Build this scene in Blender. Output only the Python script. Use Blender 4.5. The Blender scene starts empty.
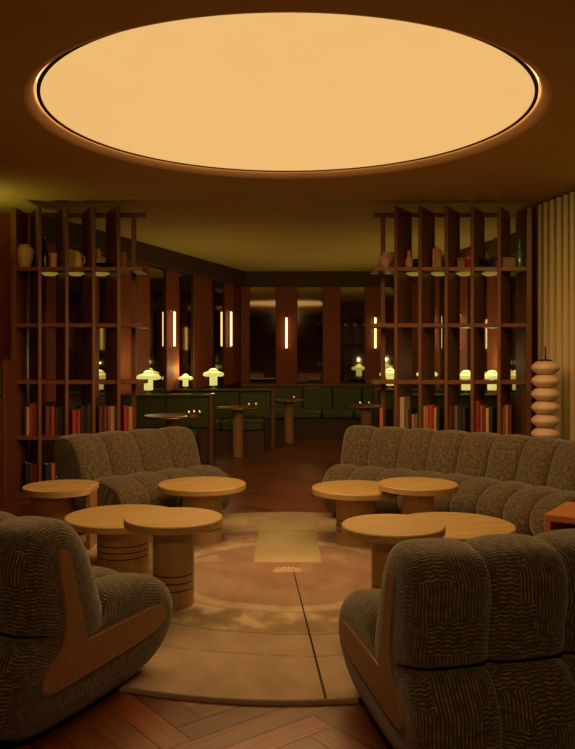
import bpy, bmesh, math, random
from mathutils import Vector, Matrix, noise
random.seed(7)
C = bpy.context.scene.collection
PI = math.pi
FPX, HY, CX, EYE = 775.0, 355.0, 287.5, 1.24
def gx(px, d): return (px-CX)/FPX*d          # picture column + distance -> world X
def gz(py, d): return EYE-(py-HY)/FPX*d      # picture row + distance -> world Z

# ------------------------------------------------------------ materials
MATS = {}
def newmat(name):
    m = bpy.data.materials.new(name); m.use_nodes = True
    nt = m.node_tree; b = nt.nodes['Principled BSDF']
    return m, nt, b
def N(nt, t, **kw):
    n = nt.nodes.new(t)
    for k, v in kw.items():
        if k in n.inputs: n.inputs[k].default_value = v
        else: setattr(n, k, v)
    return n
def ramp(nt, stops, interp='LINEAR'):
    r = nt.nodes.new('ShaderNodeValToRGB'); cr = r.color_ramp; cr.interpolation = interp
    while len(cr.elements) < len(stops): cr.elements.new(0.5)
    for e, (p, c) in zip(cr.elements, stops):
        e.position = p; e.color = (*c, 1) if len(c) == 3 else c
    return r
def plain(name, col, rough=.5, metal=0, spec=.5, nscale=18, namt=.18, bump=0, coat=0, trans=0):
    m, nt, b = newmat(name)
    tc = N(nt, 'ShaderNodeTexCoord'); nz = N(nt, 'ShaderNodeTexNoise', Scale=nscale, Detail=4.0)
    nt.links.new(tc.outputs['Object'], nz.inputs['Vector'])
    r = ramp(nt, [(.25, [c*(1-namt) for c in col]), (.75, [min(1, c*(1+namt)) for c in col])])
    nt.links.new(nz.outputs['Fac'], r.inputs[0]); nt.links.new(r.outputs[0], b.inputs['Base Color'])
    b.inputs['Roughness'].default_value = rough; b.inputs['Metallic'].default_value = metal
    b.inputs['Specular IOR Level'].default_value = spec
    b.inputs['Coat Weight'].default_value = coat
    b.inputs['Transmission Weight'].default_value = trans
    if bump:
        bp = N(nt, 'ShaderNodeBump', Strength=bump, Distance=.01)
        nt.links.new(nz.outputs['Fac'], bp.inputs['Height']); nt.links.new(bp.outputs[0], b.inputs['Normal'])
    return m
def wood(name, c1, c2, rough=.45, axis=2, scale=6, coat=0, stretch=12, spec=.5):
    m, nt, b = newmat(name)
    tc = N(nt, 'ShaderNodeTexCoord'); mp = N(nt, 'ShaderNodeMapping')
    s = [stretch]*3; s[axis] = 1.0
    mp.inputs['Scale'].default_value = s
    nz = N(nt, 'ShaderNodeTexNoise', Scale=scale, Detail=6.0, Roughness=.6, Distortion=.6)
    nt.links.new(tc.outputs['Object'], mp.inputs[0]); nt.links.new(mp.outputs[0], nz.inputs['Vector'])
    r = ramp(nt, [(.3, c1), (.5, [(a+b_)/2 for a, b_ in zip(c1, c2)]), (.7, c2)])
    nt.links.new(nz.outputs['Fac'], r.inputs[0]); nt.links.new(r.outputs[0], b.inputs['Base Color'])
    b.inputs['Roughness'].default_value = rough; b.inputs['Coat Weight'].default_value = coat
    b.inputs['Specular IOR Level'].default_value = spec
    bp = N(nt, 'ShaderNodeBump', Strength=.12, Distance=.004)
    nt.links.new(nz.outputs['Fac'], bp.inputs['Height']); nt.links.new(bp.outputs[0], b.inputs['Normal'])
    return m
def glow(name, col, strength, base=None):
    m, nt, b = newmat(name)
    tc = N(nt, 'ShaderNodeTexCoord'); nz = N(nt, 'ShaderNodeTexNoise', Scale=3.0, Detail=2.0)
    nt.links.new(tc.outputs['Object'], nz.inputs['Vector'])
    r = ramp(nt, [(0, [c*.97 for c in col]), (1, col)])
    nt.links.new(nz.outputs['Fac'], r.inputs[0]); nt.links.new(r.outputs[0], b.inputs['Emission Color'])
    b.inputs['Base Color'].default_value = (*(base or (.1, .1, .1)), 1)
    b.inputs['Emission Strength'].default_value = strength
    b.inputs['Roughness'].default_value = .6
    return m

def fabric():
    m, nt, b = newmat('woven_moire_fabric')
    uv = N(nt, 'ShaderNodeUVMap'); sp = N(nt, 'ShaderNodeSeparateXYZ')
    nt.links.new(uv.outputs[0], sp.inputs[0])
    def M(op, a, b_=None, c=None):
        n = nt.nodes.new('ShaderNodeMath'); n.operation = op
        for i, v in enumerate((a, b_, c)):
            if v is None: continue
            if isinstance(v, (int, float)): n.inputs[i].default_value = v
            else: nt.links.new(v, n.inputs[i])
        return n.outputs[0]
    U, V = sp.outputs[0], sp.outputs[1]   # U along the profile, V across the seat
    # patches of two stripe directions
    cu = M('FLOOR', M('DIVIDE', U, .105)); 
    cv = M('FLOOR', M('DIVIDE', M('ADD', V, M('MULTIPLY', cu, .037)), .085))
    cb = nt.nodes.new('ShaderNodeCombineXYZ'); nt.links.new(cu, cb.inputs[0]); nt.links.new(cv, cb.inputs[1])
    wn = N(nt, 'ShaderNodeTexWhiteNoise'); nt.links.new(cb.outputs[0], wn.inputs['Vector'])
    sel = M('GREATER_THAN', wn.outputs['Value'], .5)
    w1 = M('MULTIPLY', M('SINE', M('MULTIPLY', V, 2*PI/.030)), .0020)
    w1b = M('MULTIPLY', M('SINE', M('MULTIPLY', V, 2*PI/.11)), .003)
    a = M('SINE', M('MULTIPLY', M('ADD', U, M('ADD', w1, w1b)), 2*PI/.0132))
    w2 = M('MULTIPLY', M('SINE', M('MULTIPLY', U, 2*PI/.13)), .0025)
    b2 = M('SINE', M('MULTIPLY', M('ADD', V, w2), 2*PI/.0112))
    mx = N(nt, 'ShaderNodeMix'); nt.links.new(sel, mx.inputs[0]); nt.links.new(a, mx.inputs[2]); nt.links.new(b2, mx.inputs[3])
    h = M('POWER', M('MULTIPLY_ADD', mx.outputs[0], .5, .5), 1.6)
    nz = N(nt, 'ShaderNodeTexNoise', Scale=42.0, Detail=6.0); nt.links.new(uv.outputs[0], nz.inputs['Vector'])
    nf = N(nt, 'ShaderNodeTexNoise', Scale=180.0, Detail=3.0); nt.links.new(uv.outputs[0], nf.inputs['Vector'])
    amp = M('MULTIPLY', h, M('MULTIPLY_ADD', nz.outputs['Fac'], 2.2, -.55))
    tot = M('MULTIPLY_ADD', nf.outputs['Fac'], .35, M('MULTIPLY', amp, .8))
    r = ramp(nt, [(.1, (.036, .028, .017)), (.4, (.082, .064, .039)), (.9, (.32, .238, .132))])
    nt.links.new(tot, r.inputs[0]); nt.links.new(r.outputs[0], b.inputs['Base Color'])
    b.inputs['Roughness'].default_value = .85; b.inputs['Specular IOR Level'].default_value = .25
    b.inputs['Sheen Weight'].default_value = .35
    bp = N(nt, 'ShaderNodeBump', Strength=.55, Distance=.004)
    nt.links.new(tot, bp.inputs['Height']); nt.links.new(bp.outputs[0], b.inputs['Normal'])
    return m

def attr_mat(name, rough, kind):
    m, nt, b = newmat(name)
    at = N(nt, 'ShaderNodeAttribute', attribute_name='Col')
    if kind == 'floor':
        uv = N(nt, 'ShaderNodeUVMap'); mp = N(nt, 'ShaderNodeMapping'); mp.inputs['Scale'].default_value = (3, 40, 1)
        nz = N(nt, 'ShaderNodeTexNoise', Scale=1.0, Detail=6.0, Distortion=.8)
        nt.links.new(uv.outputs[0], mp.inputs[0]); nt.links.new(mp.outputs[0], nz.inputs['Vector'])
        lo, hi, bs = .55, 1.35, .1
    else:
        tc = N(nt, 'ShaderNodeTexCoord'); nz = N(nt, 'ShaderNodeTexNoise', Scale=160.0, Detail=3.0)
        nt.links.new(tc.outputs['Object'], nz.inputs['Vector']); lo, hi, bs = .82, 1.18, .5
    mr = N(nt, 'ShaderNodeMapRange'); mr.inputs[1].default_value = .25; mr.inputs[2].default_value = .75
    mr.inputs[3].default_value = lo; mr.inputs[4].default_value = hi
    nt.links.new(nz.outputs['Fac'], mr.inputs[0])
    vm = N(nt, 'ShaderNodeVectorMath', operation='SCALE')
    nt.links.new(at.outputs['Color'], vm.inputs[0]); nt.links.new(mr.outputs[0], vm.inputs['Scale'])
    nt.links.new(vm.outputs[0], b.inputs['Base Color'])
    b.inputs['Roughness'].default_value = rough
    b.inputs['Specular IOR Level'].default_value = .5 if kind == 'floor' else .15
    bp = N(nt, 'ShaderNodeBump', Strength=bs, Distance=.003)
    nt.links.new(nz.outputs['Fac'], bp.inputs['Height']); nt.links.new(bp.outputs[0], b.inputs['Normal'])
    return m

def curtain_mat():
    return plain('curtain_cloth', (.50, .38, .20), rough=.9, nscale=120, namt=.12, bump=.15)

M_ = dict(
    ceiling=plain('warm_plaster', (.56, .385, .15), rough=.95, nscale=1.5, namt=.04, spec=.1),
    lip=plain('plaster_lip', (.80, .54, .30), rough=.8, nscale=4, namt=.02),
    disc=glow('luminous_disc', (.84, .49, .17), 1.0, (.3, .3, .3)),
    halo=glow('halo_led', (1.0, .52, .22), 1.9, (.3, .2, .1)),
    rim=plain('dark_rim', (.02, .012, .008), rough=.6),
    redwood=wood('red_stained_panel', (.21, .042, .014), (.32, .072, .023), rough=.68, axis=2, stretch=9),
    beam=wood('dark_beam_wood', (.05, .022, .01), (.08, .036, .015), rough=.6, axis=0, stretch=9),
    walnut=wood('walnut', (.10, .035, .015), (.19, .068, .028), rough=.42, axis=2, stretch=14),
    walnut_h=wood('walnut_shelf', (.12, .042, .018), (.22, .082, .034), rough=.42, axis=0, stretch=14),
    walldark=wood('dark_wall_panel', (.10, .028, .012), (.15, .045, .02), rough=.6, axis=2),
    oak=wood('pale_oak', (.40, .27, .115), (.56, .39, .175), rough=.5, axis=0, stretch=10, scale=3),
    oak_v=wood('pale_oak_upright', (.36, .23, .095), (.46, .31, .135), rough=.5, axis=2, stretch=10, scale=4),
    frame=wood('sofa_frame_wood', (.27, .135, .06), (.37, .20, .095), rough=.5, axis=0, stretch=9),
    boxwood=wood('orange_cherry', (.42, .15, .05), (.56, .22, .08), rough=.4, axis=0, stretch=9),
    groove=plain('dark_groove', (.06, .035, .018), rough=.7),
    mirror=None, green=plain('green_leather', (.055, .075, .012), rough=.32, nscale=25, namt=.15, bump=.08),
    greendark=plain('olive_panel', (.10, .085, .03), rough=.5),
    brass=plain('brass', (.55, .36, .12), rough=.3, metal=1),
    steel=plain('chrome', (.6, .6, .55), rough=.2, metal=1),
    sconce=glow('sconce_tube', (1.0, .74, .30), 2.6, (.5, .5, .5)),
    lamp=glow('lamp_glass', (.78, .73, .20), .80, (.5, .5, .3)),
    puck=glow('shelf_glow', (.75, .52, .07), .28, (.4, .3, .1)),
    candle=glow('candle_flame', (1.0, .7, .2), 2.5, (.4, .3, .1)),
    fabric=fabric(), curtain=curtain_mat(),
    floor=attr_mat('parquet', .33, 'floor'), rug=attr_mat('rug_pile', .95, 'rug'),
    cream=plain('cream_glaze', (.62, .47, .24), rough=.45, nscale=40, namt=.15),
    pink=plain('pink_clay', (.52, .30, .19), rough=.6), brown=plain('brown_clay', (.26, .11, .05), rough=.6),
    black=plain('black_glaze', (.012, .011, .012), rough=.2), redglass=plain('red_glass', (.5, .02, .03), rough=.15, coat=1),
    greenglass=plain('green_glass', (.09, .16, .08), rough=.15, coat=1), grey=plain('grey_stone', (.16, .15, .11), rough=.6),
    totem=plain('rose_ceramic', (.60, .43, .32), rough=.34, nscale=6, namt=.06), pages=plain('book_pages', (.5, .42, .28), rough=.9),
)
m, nt, b = newmat('smoked_mirror')
tc = N(nt, 'ShaderNodeTexCoord'); nz = N(nt, 'ShaderNodeTexNoise', Scale=2.0)
nt.links.new(tc.outputs['Object'], nz.inputs['Vector'])
r_ = ramp(nt, [(0, (.44, .38, .30)), (1, (.52, .46, .36))]); nt.links.new(nz.outputs['Fac'], r_.inputs[0])
nt.links.new(r_.outputs[0], b.inputs['Base Color']); b.inputs['Metallic'].default_value = 1; b.inputs['Roughness'].default_value = .04
M_['mirror'] = m
BOOK = {}
def bookmat(key):
    cols = dict(cream=(.46, .33, .21), red=(.32, .022, .02), darkred=(.13, .018, .014), brick=(.30, .07, .035), black=(.012, .010, .010),
                olive=(.12, .11, .05), tan=(.40, .21, .10), pink=(.45, .13, .09), white=(.6, .48, .32), orange=(.42, .14, .05), maroon=(.09, .02, .015), grey=(.15, .14, .12))
    if key not in BOOK: BOOK[key] = plain('book_cloth_'+key, cols[key], rough=.6, nscale=60, namt=.1)
    return BOOK[key]

# ------------------------------------------------------------ mesh helpers
def link(name, bm, mat, parent=None, smooth=False, loc=None, rz=0, mats=None):
    me = bpy.data.meshes.new(name); bm.normal_update(); bm.to_mesh(me); bm.free()
    for mm in (mats or [mat]): me.materials.append(mm)
    if smooth:
        for p in me.polygons: p.use_smooth = True
    o = bpy.data.objects.new(name, me); C.objects.link(o)
    if parent: o.parent = parent
    if loc: o.location = loc
    if rz: o.rotation_euler.z = rz
    return o
def tag(o, label=None, cat=None, group=None, kind=None):
    if label: o['label'] = label
    if cat: o['category'] = cat
    if group: o['group'] = group
    if kind: o['kind'] = kind
    return o
def thing(name, label, cat, loc=(0, 0, 0), rz=0, group=None):
    o = bpy.data.objects.new(name, None); C.objects.link(o); o.location = loc; o.rotation_euler.z = rz
    o.empty_display_size = .1
    return tag(o, label, cat, group)
def box(bm, x0, x1, y0, y1, z0, z1, bev=0, rot=None, mi=0):
    r = bmesh.ops.create_cube(bm, size=1)
    vs = r['verts']
    for v in vs: v.co = Vector(((v.co.x+.5)*(x1-x0)+x0, (v.co.y+.5)*(y1-y0)+y0, (v.co.z+.5)*(z1-z0)+z0))
    if bev:
        es = list({e for v in vs for e in v.link_edges})
        rr = bmesh.ops.bevel(bm, geom=es, offset=bev, segments=2, profile=.5, affect='EDGES')
    return bm
def bmbox(*a, **k):
    bm = bmesh.new(); return box(bm, *a, **k)
def oriented_box(bm, p0, p1, thick, z0, z1, bev=0):
    """box along the ground segment p0-p1, thickness centred"""
    a = Vector(p0); b_ = Vector(p1); d = (b_-a); L = d.length; d.normalize()
    tmp = bmesh.new(); box(tmp, 0, L, -thick/2, thick/2, z0, z1, bev)
    M = Matrix.Translation((a.x, a.y, 0)) @ Matrix.Rotation(math.atan2(d.y, d.x), 4, 'Z')
    bmesh.ops.transform(tmp, matrix=M, verts=tmp.verts)
    me = bpy.data.meshes.new('t'); tmp.to_mesh(me); tmp.free(); bm.from_mesh(me); bpy.data.meshes.remove(me)
    return bm
def lathe(bm, prof, n=48, cx=0, cy=0, flute=0, nf=8):
    rings = []
    for r, z in prof:
        if r < 1e-5: rings.append([bm.verts.new((cx, cy, z))])
        else:
            rings.append([bm.verts.new((cx+r*(1+flute*math.cos(nf*2*PI*k/n))*math.cos(2*PI*k/n), cy+r*(1+flute*math.cos(nf*2*PI*k/n))*math.sin(2*PI*k/n), z)) for k in range(n)])
    for A, B in zip(rings, rings[1:]):
        for k in range(n):
            k2 = (k+1) % n
            if len(A) == 1 and len(B) == 1: continue
            if len(A) == 1: bm.faces.new((A[0], B[k2], B[k])) 
            elif len(B) == 1: bm.faces.new((A[k], A[k2], B[0]))
            else: bm.faces.new((A[k], A[k2], B[k2], B[k]))
    return bm
def smooth_angle(o, ang=35):
    me = o.data
    for p in me.polygons: p.use_smooth = True
    bm = bmesh.new(); bm.from_mesh(me); 
    for e in bm.edges:
        if len(e.link_faces) == 2 and e.calc_face_angle(0) > math.radians(ang): e.smooth = False
    bm.to_mesh(me); bm.free()
    return o
def tube(bm, pts, r, n=8):
    pts = [Vector(p) for p in pts]; rings = []
    for i, p in enumerate(pts):
        d = (pts[min(i+1, len(pts)-1)]-pts[max(i-1, 0)]).normalized()
        u = d.orthogonal().normalized() if i == 0 else (u - d*u.dot(d)).normalized()
        w = d.cross(u)
        rings.append([bm.verts.new(p+(u*math.cos(2*PI*k/n)+w*math.sin(2*PI*k/n))*r) for k in range(n)])
    for A, B in zip(rings, rings[1:]):
        for k in range(n): bm.faces.new((A[k], A[(k+1) % n], B[(k+1) % n], B[k]))
    bm.faces.new(rings[0][::-1]); bm.faces.new(rings[-1])
    return bm
def prism(bm, pts, z0, z1, bev=0):
    a = [bm.verts.new((x, y, z0)) for x, y in pts]; b_ = [bm.verts.new((x, y, z1)) for x, y in pts]
    n = len(pts)
    fb = bm.faces.new(a[::-1]); ft = bm.faces.new(b_)
    for k in range(n): bm.faces.new((a[k], a[(k+1) % n], b_[(k+1) % n], b_[k]))
    if bev:
        es = list(ft.edges)+list(fb.edges)
        bmesh.ops.bevel(bm, geom=es, offset=bev, segments=2, profile=.5, affect='EDGES')
    return bm

# ------------------------------------------------------------ setting
CEIL = 2.60
DC = Vector((0, 4.53)); RL, RD, ZD = 1.462, 1.385, 2.645

def build_floor():
    bm = bmesh.new(); uvl = bm.loops.layers.uv.new('UVMap'); cl = bm.loops.layers.float_color.new('Col')
    W, L = .105, .63; ang = math.radians(38); ca, sa = math.cos(ang), math.sin(ang); g = .0012
    def put(x0, x1, y0, y1, horiz):
        cx, cy = (x0+x1)/2, (y0+y1)/2
        wx, wy = cx*ca-cy*sa, cx*sa+cy*ca+5
        if not (-3.6 < wx < 3.6 and -1.9 < wy < 13.2): return
        t = random.random(); k = .62+.75*random.random()
        c = (.185*k, (.043+.018*t)*k, (.012+.007*t)*k, 1)
        q = [(x0+g, y0+g), (x1-g, y0+g), (x1-g, y1-g), (x0+g, y1-g)]
        f = bm.faces.new([bm.verts.new((a*ca-b_*sa, a*sa+b_*ca+5, 0)) for a, b_ in q])
        ou, ov = random.random()*20, random.random()*20
        for lp, (a, b_) in zip(f.loops, q):
            lp[uvl].uv = ((a+ou, b_+ov) if horiz else (b_+ou, a+ov)); lp[cl] = c
    for j in range(-18, 19):
        for i in range(-150, 151):
            ox, oy = i*W+j*L, i*W-j*L
            if abs(ox) > 14 or abs(oy) > 14: continue
            put(ox, ox+L, oy, oy+W, True)
            put(ox+L, ox+L+W, oy+W-L, oy+W, False)
    f = bm.faces.new([bm.verts.new(p) for p in ((-3.7, -2, -.003), (3.7, -2, -.003), (3.7, 13.2, -.003), (-3.7, 13.2, -.003))])
    for lp in f.loops: lp[cl] = (.02, .008, .004, 1)
    o = link('floor', bm, M_['floor']); tag(o, 'red-brown oiled herringbone parquet floor', kind='structure')
build_floor()

def build_ceiling():
    bm = bmesh.new(); n = 128
    outer = []
    X0, X1, Y0, Y1 = -3.7, 3.7, -2.0, 13.2
    ring = [bm.verts.new((DC.x+RL*math.cos(2*PI*k/n), DC.y+RL*math.sin(2*PI*k/n), CEIL)) for k in range(n)]
    for k in range(n):
        c, s = math.cos(2*PI*k/n), math.sin(2*PI*k/n)
        tx = ((X1-DC.x) if c > 0 else (X0-DC.x))/c if abs(c) > 1e-9 else 1e9
        ty = ((Y1-DC.y) if s > 0 else (Y0-DC.y))/s if abs(s) > 1e-9 else 1e9
        t = min(tx, ty); outer.append(bm.verts.new((DC.x+c*t, DC.y+s*t, CEIL)))
    for k in range(n): bm.faces.new((ring[k], ring[(k+1) % n], outer[(k+1) % n], outer[k]))
    for cx_, cy_ in ((X0, Y0), (X1, Y0), (X0, Y1), (X1, Y1)):
        best = sorted(outer, key=lambda v: (v.co.x-cx_)**2+(v.co.y-cy_)**2)
        # nearest vertices on each of the two sides
        a = min((v for v in outer if abs(v.co.x-cx_) < 1e-4), key=lambda v: abs(v.co.y-cy_))
        b_ = min((v for v in outer if abs(v.co.y-cy_) < 1e-4), key=lambda v: abs(v.co.x-cx_))
        if a is not b_: bm.faces.new((a, b_, bm.verts.new((cx_, cy_, CEIL))))
    # solid slab above (keeps light out)
    o = link('ceiling', bm, M_['ceiling']); tag(o, 'dark warm plaster ceiling', kind='structure')
    bm = bmesh.new()
    R0, HL = RD+.024, .055
    lathe(bm, [(RL-(RL-R0)*math.sin(PI/2*k/10), CEIL+HL*(1-math.cos(PI/2*k/10))) for k in range(11)]+[(R0, ZD+.05), (RD-.02, ZD+.05)], n=160, cx=DC.x, cy=DC.y)
    o = link('trim_1', bm, M_['lip'], smooth=True); tag(o, 'flared plaster lip around the round ceiling light', kind='structure')
build_ceiling()
lt = thing('ceiling_light', 'huge glowing round amber ceiling light set in the ceiling', 'ceiling light', (DC.x, DC.y, ZD))
bm = bmesh.new(); lathe(bm, [(0, 0), (RD-.007, 0)], n=160); lathe(bm, [(RD-.007, 0), (RD-.007, .01)], n=160)
link('diffuser', bm, M_['disc'], lt)
bm = bmesh.new(); lathe(bm, [(RD-.008, -.006), (RD+.012, -.006), (RD+.012, .02), (RD-.008, .02), (RD-.008, -.006)], n=160)
link('rim', bm, M_['rim'], lt, smooth=False)
bm = bmesh.new(); lathe(bm, [(RD+.014, -.002), (RD+.014, .045)], n=160)
link('halo_strip', bm, M_['halo'], lt)

def struct(name, bm, mat, label=None):
    return tag(link(name, bm, mat), label, kind='structure')
# walls: closed room
LW0, LW1 = Vector((-2.50, 7.43)), Vector((-.775, 12.7))      # lounge left wall (angled)
RW0, RW1 = Vector((2.92, 7.30)), Vector((1.78, 12.7))        # lounge right wall
BW = 12.7
bm = bmesh.new(); oriented_box(bm, (-3.45, 7.46), (-2.44, 7.46), .08, 0, CEIL); struct('wall_left_return', bm, M_['redwood'])
bm = bmesh.new(); oriented_box(bm, (-3.4, -1.8), (-3.4, 7.5), .1, 0, CEIL); struct('wall_left', bm, M_['walldark'])
bm = bmesh.new(); oriented_box(bm, (-3.4, -1.75), (3.3, -1.75), .1, 0, CEIL); struct('wall_front', bm, M_['walldark'])
n_ = (LW1-LW0).normalized(); off = Vector((-n_.y, n_.x))*.05
bm = bmesh.new(); oriented_box(bm, LW0+off, LW1+off, .1, 0, CEIL); struct('wall_lounge_left', bm, M_['beam'])
n2 = (RW1-RW0).normalized(); off2 = Vector((n2.y, -n2.x))*.05
bm = bmesh.new(); oriented_box(bm, RW0+off2, RW1+off2, .1, 0, CEIL); struct('wall_lounge_right', bm, M_['beam'])
bm = bmesh.new(); oriented_box(bm, (-.9, BW+.05), (1.9, BW+.05), .1, 0, CEIL); struct('wall_back', bm, M_['beam'])
bm = bmesh.new(); oriented_box(bm, (2.17, 7.30), (3.3, 7.30), .08, 0, CEIL); struct('wall_right_return', bm, M_['redwood'])
# right window wall behind the curtain
RC0, RC1 = Vector((2.255, 7.0)), Vector((2.87, 3.2))
bm = bmesh.new(); oriented_box(bm, (2.42, 7.25), (3.35, .3), .1, 0, CEIL); oriented_box(bm, (3.35, .35), (3.35, -1.8), .1, 0, CEIL)
struct('wall_right', bm, M_['walldark'])

tn = [2]
def pil(p0, p1, z0, z1, depth, mat, label):
    bm = bmesh.new(); oriented_box(bm, p0, p1, depth, z0, z1, .004)
    o = struct('trim_%d' % tn[0], bm, mat, label); tn[0] += 1; return o
ZL, ZM = .79, 2.365    # ledge height, underside of the beam
# beams
def inward(P, Q, side, k):
    d = (Q-P).normalized(); nrm = Vector((d.y, -d.x))*side
    return P+nrm*k, Q+nrm*k
a, b_ = inward(LW0, LW1, 1, .06); pil(a, b_, ZM, CEIL-.001, .12, M_['beam'], 'dark beam along the left lounge wall')
a, b_ = inward(RW0, RW1, -1, .06); pil(a, b_, ZM, CEIL-.001, .12, M_['beam'], 'dark beam along the right lounge wall')
pil((-.76, BW-.06), (1.76, BW-.06), ZM, CEIL-.001, .12, M_['beam'], 'dark beam along the back wall')
# ledge
pil((-.74, BW-.11), (1.72, BW-.11), ZL-.06, ZL-.02, .22, M_['walnut_h'], 'wooden ledge under the back wall mirrors')

def wall_hit(px, P, Q):
    """ground point of wall P-Q on the sight line through picture column px"""
    s = (px-CX)/FPX; d = Q-P
    t = (s*P.y-P.x)/(d.x-s*d.y); return P+d*t
mirror_n = [0]
def mirror(p0, p1, label, side):
    d = (p1-p0).normalized(); nrm = Vector((d.y, -d.x))*side
    t = thing('wall_mirror', label, 'mirror', (p0.x, p0.y, 0), math.atan2(d.y, d.x), 'smoked mirror panels of the lounge walls')
    L = (p1-p0).length; s = -1 if side > 0 else 1
    y0, y1 = sorted((0, s*.015))
    link('glass', bmbox(.008, L-.008, y0, y1, ZL+.012, ZM-.012), M_['mirror'], t)
    y0, y1 = sorted((0, s*.022)); bm = bmesh.new()
    for x in (0, L-.008): box(bm, x, x+.008, y0, y1, ZL, ZM)
    box(bm, 0, L, y0, y1, ZL, ZL+.012); box(bm, 0, L, y0, y1, ZM-.012, ZM)
    link('frame', bm, M_['rim'], t)
def pilaster(p0, p1, side, label):
    d = (p1-p0).normalized(); nrm = Vector((d.y, -d.x))*side*.02
    pil(p0+nrm, p1+nrm, ZL-.02, ZM, .04, M_['redwood'], label)
def sconce(p, nrm, z0, z1, label):
    t = thing('wall_sconce', label, 'wall light', (p.x, p.y, (z0+z1)/2), math.atan2(nrm.y, nrm.x)-PI/2, 'slim tube sconces in the lounge')
    h = (z1-z0)/2
    bm = bmesh.new(); tube(bm, [(0, .055, -h), (0, .055, h)], .016, 12); link('light_tube', bm, M_['sconce'], t, smooth=True)
    for s in (-1, 1):
        bm = bmesh.new()
        pts = [(0, .055, s*h)]+[(0, .028+.027*math.cos(a), s*(h+.03*math.sin(a))) for a in [PI*k/8 for k in range(1, 8)]]+[(0, .0, s*h)]
        tube(bm, pts, .011, 8); link('bracket', bm, M_['steel'], t, smooth=True)
# back wall
Bp, Bq = Vector((-.775, BW)), Vector((1.78, BW))
def bx_(px): return Vector((gx(px, BW), BW))
backseg = [('p', 241, 249.5), ('m', 249.5, 276), ('p', 276, 297), ('m', 297, 323), ('p', 323, 340), ('m', 340, 365), ('p', 365, 384.5), ('m', 384.5, 394)]
names_m = iter(['smoked mirror left of the centre tube light on the back wall', 'smoked mirror right of the centre tube light on the back wall',
                'smoked mirror third along the back wall beside the right tube light', 'narrow smoked mirror at the right end of the back wall'])
for k, a, b_ in backseg:
    if k == 'p': pilaster(bx_(a), bx_(b_), 1, 'red stained pilaster of the back wall')
    else: mirror(bx_(a), bx_(b_), next(names_m), 1)
for px, lab in ((286.5, 'lone tube sconce on the red pilaster at the middle of the back wall'), (375, 'tube sconce on the back wall pilaster just left of the right bookcase')):
    sconce(Vector((gx(px, BW-.04), BW-.04)), Vector((0, -1)), gz(348, BW-.16), gz(317.5, BW-.16), lab)
# left wall
segs = [('p', 43, 60), ('m', 60, 80), ('p', 80, 96), ('m', 96, 112), ('p', 112, 147), ('m', 147, 164), ('p', 164, 176.5), ('m', 176.5, 191.5), ('p', 191.5, 209.5), ('m', 209.5, 223), ('p', 223, 231.5), ('m', 231.5, 239.5)]
nm = iter(['smoked mirror behind the second bay of the left bookcase', 'smoked mirror behind the fourth bay of the left bookcase', 'smoked mirror just right of the left bookcase',
           'smoked mirror between the left wall tube lights, beside the broad pilaster', 'smoked mirror right of the broad red pilaster on the left wall', 'narrow smoked mirror in the far left corner of the lounge'])
for k, a, b_ in segs:
    p0, p1 = wall_hit(a, LW0, LW1), wall_hit(b_, LW0, LW1)
    if k == 'p': pilaster(p0, p1, 1, 'red stained pilaster of the left lounge wall')
    else: mirror(p0, p1, next(nm), 1)
nL = Vector((n_.y, -n_.x))
for px, lab in ((168, 'tube sconce nearest the left bookcase on the left lounge wall'), (225.5, 'tube sconce at the far end of the left lounge wall')):
    p = wall_hit(px, LW0, LW1); p = p+nL*.04
    sconce(p, nL, gz(346, p.y), gz(312, p.y), lab)
# right wall
segs = [('m', 400, 412), ('p', 412, 420), ('m', 420, 432), ('p', 432, 441), ('m', 441, 456), ('p', 456, 470), ('m', 470, 490), ('p', 490, 510), ('m', 510, 540)]
nm = iter(['smoked mirror in the far right corner behind the bookcase', 'smoked mirror second from the far right corner', 'smoked mirror between the two sconces of the right lounge wall',
           'smoked mirror behind the fifth bay of the right bookcase', 'smoked mirror at the near end of the right lounge wall'])
for k, a, b_ in segs:
    p0, p1 = wall_hit(a, RW0, RW1), wall_hit(b_, RW0, RW1)
    if p0.y > p1.y: p0, p1 = p1, p0
    if k == 'p': pilaster(p0, p1, -1, 'red stained pilaster of the right lounge wall')
    else: mirror(p0, p1, next(nm), -1)
nR = Vector((-n2.y, n2.x))
for px, lab in ((436.5, 'tube sconce of the right lounge wall seen through the third bookcase bay'), (464, 'tube sconce of the right lounge wall seen through the fourth bookcase bay')):
    p = wall_hit(px, RW0, RW1); p = p+nR*.04
    sconce(p, nR, gz(348, p.y), gz(316, p.y), lab)

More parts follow.
